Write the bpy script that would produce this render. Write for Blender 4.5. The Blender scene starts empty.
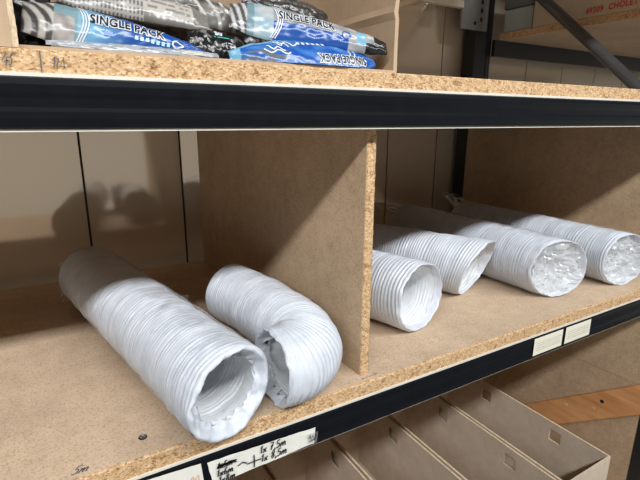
import bpy, bmesh, math, random
from mathutils import Vector, Matrix, noise
random.seed(7)
SC = bpy.context.scene
COL = SC.collection
H = 1.45                      # height of the eye above the floor; heights below are given from the eye
ZS = -0.309                   # top of the middle shelf
ZT = 0.0448                    # top of the upper shelf
ZB = -0.880                   # top of the bottom shelf
DEPTH = 0.580
XE = 1.100                    # left face of the end panel

# ------------------------------------------------------------------ helpers
def N(x, y, z, s=0.0):
    return noise.noise(Vector((x + s * 17.31, y - s * 9.7, z + s * 3.3)))

def link(o, parent=None):
    COL.objects.link(o)
    if parent is not None:
        o.parent = parent
    return o

def base_of(parent):
    p = Vector((0, 0, 0))
    while parent is not None:
        p += parent.location
        parent = parent.parent
    return p

def thing(name, label, cat, loc, group=None):
    o = bpy.data.objects.new(name, None)
    o.empty_display_size = 0.05
    o.location = (loc[0], loc[1], loc[2] + H)
    link(o)
    o['label'] = label
    o['category'] = cat
    if group:
        o['group'] = group
    return o

def tag(o, label, cat, group=None):
    o['label'] = label
    o['category'] = cat
    if group:
        o['group'] = group
    return o

def make(name, verts, faces, mat, parent=None, smooth=False, cols=None, label=None, kind=None, origin=None, bevel=0):
    """one mesh object; verts are given in eye-height coordinates"""
    if parent is None:
        if origin is None:
            n = len(verts)
            origin = (sum(v[0] for v in verts) / n, sum(v[1] for v in verts) / n, min(v[2] for v in verts))
        loc = Vector((origin[0], origin[1], origin[2] + H))
        off = loc
    else:
        loc = Vector((0, 0, 0))
        off = base_of(parent)
    me = bpy.data.meshes.new(name)
    me.from_pydata([(v[0] - off[0], v[1] - off[1], v[2] + H - off[2]) for v in verts], [], faces)
    if isinstance(mat, (list, tuple)):
        for m in mat:
            me.materials.append(m)
    else:
        me.materials.append(mat)
    if cols is not None:
        a = me.color_attributes.new('Print', 'FLOAT_COLOR', 'POINT')
        for i, c in enumerate(cols):
            a.data[i].color = (c[0], c[1], c[2], 1)
    me.validate()
    bm = bmesh.new()
    bm.from_mesh(me)
    bmesh.ops.recalc_face_normals(bm, faces=bm.faces)
    bm.to_mesh(me)
    bm.free()
    if smooth:
        me.polygons.foreach_set('use_smooth', [True] * len(me.polygons))
    me.update()
    o = bpy.data.objects.new(name, me)
    o.location = loc
    link(o, parent)
    if bevel:
        b = o.modifiers.new('Bevel', 'BEVEL')
        b.width = bevel
        b.segments = 2
        b.limit_method = 'ANGLE'
    if label:
        o['label'] = label
    if kind:
        o['kind'] = kind
    return o

def box_data(x0, x1, y0, y1, z0, z1, V=None, F=None):
    V = [] if V is None else V
    F = [] if F is None else F
    k = len(V)
    V += [(x0, y0, z0), (x1, y0, z0), (x1, y1, z0), (x0, y1, z0), (x0, y0, z1), (x1, y0, z1), (x1, y1, z1), (x0, y1, z1)]
    F += [tuple(k + i for i in f) for f in ((0, 3, 2, 1), (4, 5, 6, 7), (0, 1, 5, 4), (1, 2, 6, 5), (2, 3, 7, 6), (3, 0, 4, 7))]
    return V, F

def boxes(name, lst, mat, parent=None, **k):
    V, F = [], []
    for b in lst:
        box_data(*b, V, F)
    return make(name, V, F, mat, parent, **k)

def prism(name, quad_front, offset, mat, parent=None, **k):
    """closed prism from a polygon and an offset vector"""
    n = len(quad_front)
    V = [tuple(p) for p in quad_front] + [tuple(Vector(p) + Vector(offset)) for p in quad_front]
    F = [tuple(range(n)), tuple(range(2 * n - 1, n - 1, -1))]
    for i in range(n):
        j = (i + 1) % n
        F.append((i, i + n, j + n, j))
    return make(name, V, F, mat, parent, **k)

def profile_x(name, prof, x0, x1, mat, parent, **k):
    """extrude a closed (y,z) outline along x"""
    return prism(name, [(x0, p[0], p[1]) for p in prof], (x1 - x0, 0, 0), mat, parent, **k)

def tube(name, a, b, r, mat, parent, seg=16, **k):
    a, b = Vector(a), Vector(b)
    d = (b - a).normalized()
    s = d.orthogonal().normalized()
    u = d.cross(s)
    V, F = [], []
    for p in (a, b):
        for i in range(seg):
            t = 2 * math.pi * i / seg
            V.append(p + r * (math.cos(t) * s + math.sin(t) * u))
    for i in range(seg):
        j = (i + 1) % seg
        F.append((i, j, seg + j, seg + i))
    F.append(tuple(range(seg)))
    F.append(tuple(range(2 * seg - 1, seg - 1, -1)))
    return make(name, V, F, mat, parent, smooth=False, **k)

# ------------------------------------------------------------------ materials
def mat_new(name):
    m = bpy.data.materials.new(name)
    m.use_nodes = True
    nt = m.node_tree
    nt.nodes.clear()
    out = nt.nodes.new('ShaderNodeOutputMaterial')
    p = nt.nodes.new('ShaderNodeBsdfPrincipled')
    nt.links.new(p.outputs[0], out.inputs[0])
    return m, nt, p, out

def setp(p, **k):
    names = dict(col='Base Color', rough='Roughness', metal='Metallic', spec='Specular IOR Level', coat='Coat Weight', coatr='Coat Roughness', ior='IOR', sss='Subsurface Weight')
    for a, v in k.items():
        i = p.inputs[names[a]]
        i.default_value = (*v, 1) if a == 'col' else v

def noise_node(nt, scale, detail=4, rough=.6, vec=None, stretch=None):
    tc = nt.nodes.new('ShaderNodeTexCoord')
    n = nt.nodes.new('ShaderNodeTexNoise')
    n.inputs['Scale'].default_value = scale
    n.inputs['Detail'].default_value = detail
    n.inputs['Roughness'].default_value = rough
    src = tc.outputs['Object']
    if stretch:
        mp = nt.nodes.new('ShaderNodeMapping')
        mp.inputs['Scale'].default_value = stretch
        nt.links.new(src, mp.inputs[0])
        src = mp.outputs[0]
    nt.links.new(src, n.inputs['Vector'])
    return n

def ramp(nt, src, stops):
    r = nt.nodes.new('ShaderNodeValToRGB')
    e = r.color_ramp.elements
    e[0].position, e[0].color = stops[0][0], (*stops[0][1], 1)
    e[1].position, e[1].color = stops[-1][0], (*stops[-1][1], 1)
    for s in stops[1:-1]:
        q = e.new(s[0])
        q.color = (*s[1], 1)
    nt.links.new(src, r.inputs[0])
    return r

def mixc(nt, fac, a, b, mode='MIX'):
    m = nt.nodes.new('ShaderNodeMix')
    m.data_type = 'RGBA'
    m.blend_type = mode
    if isinstance(fac, (int, float)):
        m.inputs[0].default_value = fac
    else:
        nt.links.new(fac, m.inputs[0])
    for k, s in ((6, a), (7, b)):
        if isinstance(s, (tuple, list)):
            m.inputs[k].default_value = (*s, 1)
        else:
            nt.links.new(s, m.inputs[k])
    return m.outputs[2]

def bump(nt, p, src, strength, dist=.001):
    b = nt.nodes.new('ShaderNodeBump')
    b.inputs['Strength'].default_value = strength
    b.inputs['Distance'].default_value = dist
    nt.links.new(src, b.inputs['Height'])
    nt.links.new(b.outputs[0], p.inputs['Normal'])

def plain(name, col, rough=.5, metal=0, spec=.5, var=0.0, vscale=30, bmp=0, stretch=None):
    m, nt, p, out = mat_new(name)
    setp(p, col=col, rough=rough, metal=metal, spec=spec)
    if var or bmp:
        n = noise_node(nt, vscale, 5, .6, stretch=stretch)
        if var:
            r = ramp(nt, n.outputs[0], [(.3, tuple(c * (1 - var) for c in col)), (.7, tuple(min(1, c * (1 + var)) for c in col))])
            nt.links.new(r.outputs[0], p.inputs['Base Color'])
        if bmp:
            bump(nt, p, n.outputs[0], bmp)
    return m

def board_mat(name, base):
    """smooth fibre face of the boards: fine specks on a mottled tan"""
    m, nt, p, out = mat_new(name)
    a = noise_node(nt, 9, 4, .6)
    c1 = ramp(nt, a.outputs[0], [(.3, tuple(c * .86 for c in base)), (.7, tuple(c * 1.1 for c in base))])
    b = noise_node(nt, 420, 3, .7)
    c2 = ramp(nt, b.outputs[0], [(.3, (.62, .58, .54)), (.5, (1, 1, 1)), (.72, (1.0, 1.0, 1.0))])
    d = noise_node(nt, 60, 3, .7)
    c3 = ramp(nt, d.outputs[0], [(.3, (.88, .87, .85)), (.62, (1, 1, 1))])
    o = mixc(nt, 1, c1.outputs[0], c2.outputs[0], 'MULTIPLY')
    o = mixc(nt, 1, o, c3.outputs[0], 'MULTIPLY')
    nt.links.new(o, p.inputs['Base Color'])
    setp(p, rough=.62, spec=.3)
    bump(nt, p, b.outputs[0], .12, .0004)
    return m

def chip_mat(name):
    """raw sawn chipboard edge: pale and dark flakes"""
    m, nt, p, out = mat_new(name)
    tc = nt.nodes.new('ShaderNodeTexCoord')
    mp = nt.nodes.new('ShaderNodeMapping')
    mp.inputs['Scale'].default_value = (1.0, 1.0, 1.6)
    nt.links.new(tc.outputs['Object'], mp.inputs[0])
    v = nt.nodes.new('ShaderNodeTexVoronoi')
    v.inputs['Scale'].default_value = 520
    nt.links.new(mp.outputs[0], v.inputs['Vector'])
    sep = nt.nodes.new('ShaderNodeSeparateColor')
    nt.links.new(v.outputs['Color'], sep.inputs[0])
    r = ramp(nt, sep.outputs[0], [(0, (.28, .15, .07)), (.12, (.44, .26, .125)), (.5, (.58, .38, .20)), (.85, (.64, .44, .25)), (1, (.72, .55, .36))])
    n = noise_node(nt, 130, 4, .7)
    r2 = ramp(nt, n.outputs[0], [(.34, (.55, .48, .42)), (.46, (1, 1, 1)), (.7, (1.0, 1.0, 1.0))])
    o = mixc(nt, 1, r.outputs[0], r2.outputs[0], 'MULTIPLY')
    nt.links.new(o, p.inputs['Base Color'])
    setp(p, rough=.8, spec=.2)
    bump(nt, p, sep.outputs[0], .5, .001)
    return m

M = {}
M['board'] = board_mat('smooth_fibre_board', (.62, .465, .325))
M['panel'] = board_mat('brown_fibre_board', (.53, .385, .25))
M['chip'] = chip_mat('chipboard_edge')
M['black'] = plain('black_plastic_strip', (.0028, .0038, .006), .42, 0, .14, .25, 60)
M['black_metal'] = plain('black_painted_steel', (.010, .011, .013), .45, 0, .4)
M['cream'] = plain('cream_painted_steel', (.66, .63, .55), .45, 0, .5, .06, 40)
M['grey_metal'] = plain('grey_steel', (.20, .20, .19), .4, .3, .5, .1, 25)
M['tube_metal'] = plain('grey_lacquered_tube', (.055, .055, .058), .3, 0, .6, .12, 30)
M['hole'] = plain('dark_hole', (.006, .006, .006), .9)
M['ink'] = plain('black_marker_ink', (.012, .012, .014), .5)
M['pencil'] = plain('pencil_mark', (.10, .095, .10), .6)
M['red_ink'] = plain('red_print', (.55, .035, .03), .6)
M['tan_ink'] = plain('faded_print', (.62, .45, .25), .7)
M['paper'] = plain('label_paper', (.70, .69, .62), .55, 0, .4, .05, 90)
M['paper_cream'] = plain('cream_label', (.74, .71, .58), .5, 0, .4, .04, 90)
M['faint'] = plain('faint_grey_print', (.52, .50, .42), .6)
M['seam'] = plain('black_seam', (.006, .006, .006), .6)
M['concrete'] = plain('concrete_floor', (.40, .385, .36), .5, 0, .4, .12, 6)
M['batten'] = None
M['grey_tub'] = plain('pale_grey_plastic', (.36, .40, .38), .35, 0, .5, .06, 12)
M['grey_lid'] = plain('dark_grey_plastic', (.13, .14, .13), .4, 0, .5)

# glossy lacquered wall panels
m, nt, p, out = mat_new('glossy_beige_panel')
n = noise_node(nt, 3.5, 3, .5)
r = ramp(nt, n.outputs[0], [(.3, (.68, .58, .455)), (.7, (.74, .635, .50))])
nt.links.new(r.outputs[0], p.inputs['Base Color'])
setp(p, rough=.07, metal=.30, spec=.8)
M['wall'] = m

# cardboard
def card_mat(name, base, line=0):
    m, nt, p, out = mat_new(name)
    n = noise_node(nt, 14, 5, .6)
    r = ramp(nt, n.outputs[0], [(.3, tuple(c * .9 for c in base)), (.7, tuple(c * 1.08 for c in base))])
    n2 = noise_node(nt, 260, 3, .7, stretch=(1, .15, .15))
    r2 = ramp(nt, n2.outputs[0], [(.3, (.9, .89, .87)), (.6, (1, 1, 1))])
    nt.links.new(mixc(nt, 1, r.outputs[0], r2.outputs[0], 'MULTIPLY'), p.inputs['Base Color'])
    setp(p, rough=.7, spec=.25)
    bump(nt, p, n.outputs[0], .15, .002)
    return m
M['card'] = card_mat('brown_cardboard', (.46, .33, .215))
M['card_grey'] = card_mat('greyish_cardboard', (.60, .49, .385))
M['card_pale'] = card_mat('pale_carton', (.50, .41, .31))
M['flute'] = plain('corrugated_cut_edge', (.60, .47, .31), .8, 0, .2, .3, 260)

# wooden batten
m, nt, p, out = mat_new('orange_brown_wood')
n = noise_node(nt, 22, 5, .65, stretch=(1, .25, 1.6))
r = ramp(nt, n.outputs[0], [(.28, (.44, .19, .065)), (.5, (.62, .30, .12)), (.72, (.74, .42, .20))])
nt.links.new(r.outputs[0], p.inputs['Base Color'])
setp(p, rough=.5, spec=.35)
M['batten'] = m

# white hose
m, nt, p, out = mat_new('white_hose_fabric')
n = noise_node(nt, 45, 4, .6)
r = ramp(nt, n.outputs[0], [(.3, (.52, .55, .60)), (.65, (.61, .64, .69))])
nt.links.new(r.outputs[0], p.inputs['Base Color'])
setp(p, rough=.38, spec=.5)
n2 = noise_node(nt, 160, 3, .6)
bump(nt, p, n2.outputs[0], .12, .001)
M['hose'] = m
m, nt, p, out = mat_new('white_hose_lining')
setp(p, col=(.80, .82, .84), rough=.45, spec=.45)
n2 = noise_node(nt, 120, 3, .6)
bump(nt, p, n2.outputs[0], .4, .0015)
M['lining'] = m

# clear plastic film
def film_mat(name, body, rough=.12, tint=(.9, .92, .94)):
    m = bpy.data.materials.new(name)
    m.use_nodes = True
    nt = m.node_tree
    nt.nodes.clear()
    out = nt.nodes.new('ShaderNodeOutputMaterial')
    tr = nt.nodes.new('ShaderNodeBsdfTransparent')
    p = nt.nodes.new('ShaderNodeBsdfPrincipled')
    setp(p, col=tint, rough=rough, spec=.9)
    mx = nt.nodes.new('ShaderNodeMixShader')
    lw = nt.nodes.new('ShaderNodeLayerWeight')
    lw.inputs[0].default_value = .25
    ma = nt.nodes.new('ShaderNodeMath')
    ma.operation = 'MULTIPLY_ADD'
    nt.links.new(lw.outputs['Fresnel'], ma.inputs[0])
    ma.inputs[1].default_value = .45
    ma.inputs[2].default_value = body
    ma.use_clamp = True
    nt.links.new(ma.outputs[0], mx.inputs[0])
    nt.links.new(tr.outputs[0], mx.inputs[1])
    nt.links.new(p.outputs[0], mx.inputs[2])
    nt.links.new(mx.outputs[0], out.inputs[0])
    return m
M['film'] = film_mat('clear_plastic_film', .03)
M['film_crumpled'] = film_mat('crumpled_plastic_film', .30, .1)

# printed plastic of the sachets
m, nt, p, out = mat_new('printed_plastic')
at = nt.nodes.new('ShaderNodeAttribute')
at.attribute_name = 'Print'
nt.links.new(at.outputs['Color'], p.inputs['Base Color'])
setp(p, rough=.28, spec=.6)
M['print'] = m
M['white_print'] = plain('white_print', (.60, .62, .64), .35)
M['black_print'] = plain('black_print', (.01, .01, .012), .35)
M['teal_print'] = plain('teal_print', (.05, .45, .38), .35)
M['pale_blue_print'] = plain('pale_blue_print', (.36, .60, .80), .35)
M['blue_print'] = plain('blue_print', (.015, .10, .42), .3)

# ------------------------------------------------------------------ setting
fl = boxes('floor', [(-4, 4, -5, .70, -H - .05, -H)], M['concrete'], kind='structure')

seams = [-.92, -.72, -.525, -.327, -.131, .0646, .263, .458, .653, .847, 1.034, 1.230, 1.415, 1.61, 1.81, 2.005, 2.2, 2.395, 2.59, 2.785, 2.98, 3.175, 3.37, 3.565, 3.76]
pl = []
ed = [-1.07] + seams + [3.95]
for a, b in zip(ed[:-1], ed[1:]):
    pl.append((a + .0022, b - .0022, .660, .672, -H, 1.05))
boxes('wall_back', pl, M['wall'], kind='structure')
boxes('trim_1', [(-1.07, 3.95, .666, .70, -H, 1.05)], M['seam'], kind='structure')

# ------------------------------------------------------------------ the rack
rack = thing('shelving_rack', 'black and cream shelving rack with chipboard shelves along the glossy panelled wall', 'shelf', (.18, .29, -H))

def beam(z0, z1, x0, x1):
    cream = [(-.0025, z0), (.009, z0), (.009, z1), (-.0025, z1)]
    b = profile_x('beam', cream, x0, x1, M['cream'], rack, label='cream steel beam with a black strip')
    h = z1 - z0
    za, zb = z0 + .0018, z1 - .0026
    hh = zb - za
    prof = [(-.0025, za), (-.0050, za + .0012), (-.0054, za + .20 * hh), (-.0053, za + .34 * hh), (-.0049, za + .42 * hh), (-.0050, za + .60 * hh),
            (-.0054, za + .70 * hh), (-.0056, za + .85 * hh), (-.0050, zb - .0012), (-.0025, zb)]
    profile_x('edge_strip', prof, x0, x1, M['black'], b, label='black plastic strip')
    return b
XL = -.80
beam(.3475, .3880, XL, 1.098)
beam(-.0115, .0290, XL, 1.098)
beam(-.3665, -.3260, XL, 1.098)
beam(-.9380, -.8975, XL, 1.098)
for z0, z1 in ((.3475, .3880), (-.0115, .0290), (-.3665, -.3260), (-.9380, -.8975)):
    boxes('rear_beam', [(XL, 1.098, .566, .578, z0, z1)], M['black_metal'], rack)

def board(z0, z1, y1, x1=1.098):
    """shelf board with raw chipboard front edge"""
    V, F = box_data(XL, x1, .0015, y1, z0, z1)
    k = len(V)
    # ragged slightly chipped front edge: a separate strip in the same part
    n = 500
    F2 = []
    for i in range(n + 1):
        x = XL + (x1 - XL) * i / n
        V.append((x, -.0010 + .0006 * N(x * 120, 0, z0), z0))
        V.append((x, -.0010 + .0006 * N(x * 120, 2, z0), z1 - .0010))
        V.append((x, .0005, z1 + .0001 * N(x * 90, 5, z0)))
        V.append((x, .0020, z1 + .0002))
    for i in range(n):
        a = k + 4 * i
        for j in range(3):
            F2.append((a + j, a + 4 + j, a + 5 + j, a + 1 + j))
    o = make('shelf_board', V, F + F2, [M['board'], M['chip']], rack)
    for i in range(len(F), len(F) + len(F2)):
        o.data.polygons[i].material_index = 1
    return o
board(.3880, .4050, DEPTH)
board(.0290, ZT, DEPTH)
shelf_mid = board(-.3260, ZS, DEPTH)
board(-.8975, ZB, DEPTH)

# uprights (front and rear at both ends)
for x0, x1 in ((1.100, 1.150), (XL - .052, XL - .002)):
    boxes('upright', [(x0, x1, -.004, .0225, -H, 1.05)], M['black_metal'], rack, bevel=.002)
    boxes('upright', [(x0, x1, .602, .645, -H, 1.05)], M['black_metal'], rack, bevel=.002)
# end plates at the rear post above the upper shelf
pe = boxes('post_plate', [(1.032, 1.134, .594, .6015, .2385, .42)], M['grey_metal'], rack, label='grey steel plate with a row of holes')
for z in (.262, .285, .308, .331, .354):
    boxes('slot_hole', [(1.104, 1.111, .5925, .5945, z, z + .010)], M['hole'], pe)
boxes('slot_hole', [(1.080, 1.088, .5925, .5945, .252, .260)], M['hole'], pe)
# cream bar in place of a light band reflected high on the wall
boxes('reflection_strip', [(XL, 1.017, .575, .590, .285, .302)], M['cream'], rack, label='pale strip standing in for a light reflection')
# end panel, in two sheets that meet under the middle shelf
o = boxes('end_panel', [(XE, XE + .012, 0.0235, .600, ZS + .0005, .0285)], M['panel'], rack, label='brown fibre board end panel')
o = boxes('end_panel', [(XE, XE + .012, 0.0235, .600, -.584, -.3265), (XE, XE + .012, 0.0235, .600, ZB + .0005, -.5865)], M['panel'], rack, label='brown fibre board end panel')
boxes('joint_batten', [(XE + .0012, XE + .011, .0240, .598, -.5868, -.5838)], M['panel'], o)
# diagonal steel brace of the end frame
tube('diagonal_brace', (1.132, .560, .4105), (1.132, .142, .0475), .0125, M['tube_metal'], rack, label='steel tube end brace')

# the divider standing in the middle compartment
def divider():
    x0f, x1f, x0b, x1b = .3040, .3165, .2755, .2880
    yf, yb = .0155, .5640
    root = thing('divider_board', 'upright brown fibre board divider standing between the bent hose and the single open hose', 'divider', (.29, .29, ZS))
    z0, z1 = ZS, .0290
    V = [(x0f, yf + .001, z0), (x1f, yf + .001, z0), (x1b, yb, z0), (x0b, yb, z0), (x0f, yf + .001, z1), (x1f, yf + .001, z1), (x1b, yb, z1), (x0b, yb, z1)]
    F = [(0, 3, 2, 1), (4, 5, 6, 7), (0, 1, 5, 4), (1, 2, 6, 5), (2, 3, 7, 6), (3, 0, 4, 7)]
    make('panel', V, F, M['panel'], root)
    V, F = [], []
    n = 160
    for i in range(n + 1):
        z = z0 + (z1 - z0) * i / n
        V += [(x0f + .0002 + .0004 * N(z * 200, 1, 0), yf + .0008, z), (x0f + .0014 + .0004 * N(z * 150, 2, 0), yf - .0005 + .0005 * N(z * 140, 4, 0), z),
              (x1f - .0014 + .0006 * N(z * 170, 6, 0), yf - .0005 + .0005 * N(z * 140, 9, 0), z), (x1f + .0004 + .0009 * N(z * 120, 12, 0), yf + .0009, z)]
    for i in range(n):
        a = 4 * i
        for j in range(3):
            F.append((a + j, a + j + 1, a + j + 5, a + j + 4))
    make('sawn_edge', V, F, M['chip'], root, label='raw flaky chipboard front edge')
divider()

# ------------------------------------------------------------------ stroke lettering
def ribbon_mesh(strokes, origin, right, up, w, lift=.0003):
    """strokes: polylines in (u,v) metres -> flat ribbon verts/faces"""
    o, r_, u_ = Vector(origin), Vector(right).normalized(), Vector(up).normalized()
    n_ = r_.cross(u_)
    V, F = [], []
    for s in strokes:
        k = len(V)
        for i, q in enumerate(s):
            a = s[max(0, i - 1)]
            b = s[min(len(s) - 1, i + 1)]
            d = Vector((b[0] - a[0], b[1] - a[1]))
            d = d.normalized() if d.length > 1e-9 else Vector((1, 0))
            nx, ny = -d.y * w / 2, d.x * w / 2
            for sg in (1, -1):
                V.append(o + r_ * (q[0] + sg * nx) + u_ * (q[1] + sg * ny) + n_ * lift)
        for i in range(len(s) - 1):
            F.append((k + 2 * i, k + 2 * i + 1, k + 2 * i + 3, k + 2 * i + 2))
    return V, F

G = {
 '1': (.35, [[(0.02, .72), (.2, 1.0), (.16, .5), (.12, 0)]]),
 'x': (.5, [[(.02, .5), (.2, .28), (.4, 0)], [(.4, .55), (.2, .28), (.0, -.02)]]),
 '5': (.55, [[(.45, 1.0), (.15, .97), (.1, .55), (.3, .6), (.42, .4), (.35, .1), (.12, 0), (0, .1)]]),
 '6': (.55, [[(.4, 1.0), (.18, .75), (.05, .35), (.12, .05), (.32, .03), (.42, .25), (.3, .45), (.08, .3)]]),
 '7': (.55, [[(0, .95), (.42, 1.0), (.25, .5), (.15, 0)], [(.08, .5), (.4, .55)]]),
 '8': (.55, [[(.25, .52), (.08, .75), (.22, 1.0), (.4, .82), (.25, .52), (.05, .25), (.18, 0), (.4, .2), (.25, .52)]]),
 '9': (.55, [[(.4, .8), (.2, 1.0), (.05, .75), (.2, .55), (.4, .8), (.35, .4), (.25, 0)]]),
 '4': (.55, [[(.3, 1.0), (.02, .35), (.45, .38)], [(.35, .65), (.3, 0)]]),
 '0': (.55, [[(.25, 1.0), (.05, .6), (.1, .1), (.28, 0), (.44, .45), (.38, .9), (.25, 1.0)]]),
 ',': (.22, [[(.1, .1), (.02, -.22)]]),
 'm': (.85, [[(.0, 0), (.08, .55), (.1, .3), (.25, .58), (.32, .5), (.3, .05), (.36, .35), (.52, .6), (.6, .5), (.58, .05), (.72, .1)]]),
 'M': (.9, [[(.0, 0), (.12, .85), (.3, .25), (.55, .9), (.62, .0), (.75, .1)]]),
 'S': (.5, [[(.42, 1.05), (.2, .95), (.12, .65), (.25, .4), (.2, .05), (0, -.05)]]),
 '-': (.4, [[(.02, .4), (.34, .45)]]),
 '|': (.3, [[(.1, 1.2), (.08, .4), (.1, -.3)]]),
 ' ': (.35, []),
}
def hand(text, u0, v0, h, slope=0.0, slant=.12):
    out, u = [], u0
    for ch in text:
        w, st = G[ch]
        for s in st:
            q = []
            for a in s:
                q.append((u + h * (a[0] + slant * a[1]), v0 + slope * (u - u0 + h * a[0]) + h * a[1]))
            out.append(q)
        u += h * w * 1.05
    return out

# pencil notes on the boards (marks stay with the shelf boards they are drawn on)
bo = [o for o in rack.children if o.name.startswith('shelf_board')]
V, F = ribbon_mesh(hand('5m', 0, 0, .010, .0, .5), (-.0145, .0080, ZS + .0003), (1, -.10, 0), (.10, 1, 0), .0011, .0002)
make('pencil_note', V, F, M['pencil'], bo[2], label='dark handwritten note on the board')
V, F = ribbon_mesh([[(0, 0), (.004, .0006), (.011, .0012), (.018, .0006), (.026, .0022)], [(.003, .003), (.0035, -.001)], [(.020, .004), (.025, .0022), (.020, .0006)]], (.300, .0068, ZS + .0003), (1, 0, 0), (0, 1, 0), .0007, .0002)
make('pencil_mark', V, F, M['pencil'], bo[2])
st = hand('4', -.0165, .0035, .008) + hand('S', -.0125, .004, .0075) + [[(.0065, -.001), (.0068, .014)]] + hand('1M', .0135, .0035, .0075, -.02)
V, F = ribbon_mesh(st, (0, -.0017, .0295), (1, 0, 0), (0, 0, 1), .0008, .0004)
make('pencil_note', V, F, M['pencil'], bo[1], label='grey pencil note on the sawn edge')
# screw sunk into the middle shelf
def screw(x, y):
    V, F = [], []
    seg = 24
    for r_, z in ((.0042, .0003), (.0040, .0008), (.0030, .0009), (.0026, .0004), (.0008, .0003)):
        for i in range(seg):
            t = 2 * math.pi * i / seg
            V.append((x + r_ * math.cos(t), y + r_ * math.sin(t), ZS + z))
    for k in range(4):
        for i in range(seg):
            j = (i + 1) % seg
            F.append((k * seg + i, k * seg + j, (k + 1) * seg + j, (k + 1) * seg + i))
    F.append(tuple(4 * seg + i for i in range(seg)))
    o = make('screw_head', V, F, [M['hole'], M['grey_metal']], bo[2], label='dark sunk screw head')
    for i, pg in enumerate(o.data.polygons):
        if seg * 2 <= i < seg * 4 and i % 5:
            pg.material_index = 1
screw(.0504, .0295)

# ------------------------------------------------------------------ hoses
def catmull(P, n):
    P = [Vector(p) for p in P]
    Q = [2 * P[0] - P[1]] + P + [2 * P[-1] - P[-2]]
    out = []
    for i in range(1, len(Q) - 2):
        for k in range(n):
            t = k / n
            a, b, c, d = Q[i - 1], Q[i], Q[i + 1], Q[i + 2]
            out.append(.5 * ((2 * b) + (c - a) * t + (2 * a - 5 * b + 4 * c - d) * t * t + (3 * b - a - 3 * c + d) * t ** 3))
    out.append(P[-1])
    return out

class Path:
    def __init__(self, pts):
        self.p = catmull(pts, 24) if len(pts) > 2 else [Vector(pts[0]).lerp(Vector(pts[1]), k / 24) for k in range(25)]
        self.s = [0]
        for a, b in zip(self.p[:-1], self.p[1:]):
            self.s.append(self.s[-1] + (b - a).length)
        self.L = self.s[-1]
    def at(self, s):
        p, q = self.p, self.s
        if s <= 0:
            return p[0] + (p[1] - p[0]).normalized() * s
        if s >= self.L:
            return p[-1] + (p[-1] - p[-2]).normalized() * (s - self.L)
        lo, hi = 0, len(q) - 1
        while hi - lo > 1:
            m_ = (lo + hi) // 2
            if q[m_] <= s:
                lo = m_
            else:
                hi = m_
        return p[lo].lerp(p[hi], (s - q[lo]) / (q[hi] - q[lo]))
    def frame(self, s):
        e = .006
        t = (self.at(s + e) - self.at(s - e)).normalized()
        side = t.cross(Vector((0, 0, 1))).normalized()
        return self.at(s), t, side

def rings(rows, closed_end=False, seg=72):
    F = []
    n = len(rows)
    V = [v for r_ in rows for v in r_]
    for i in range(n - 1):
        for k in range(seg):
            j = (k + 1) % seg
            F.append((i * seg + k, i * seg + j, (i + 1) * seg + j, (i + 1) * seg + k))
    if closed_end:
        F.append(tuple((n - 1) * seg + k for k in range(seg)))
    return V, F

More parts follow.
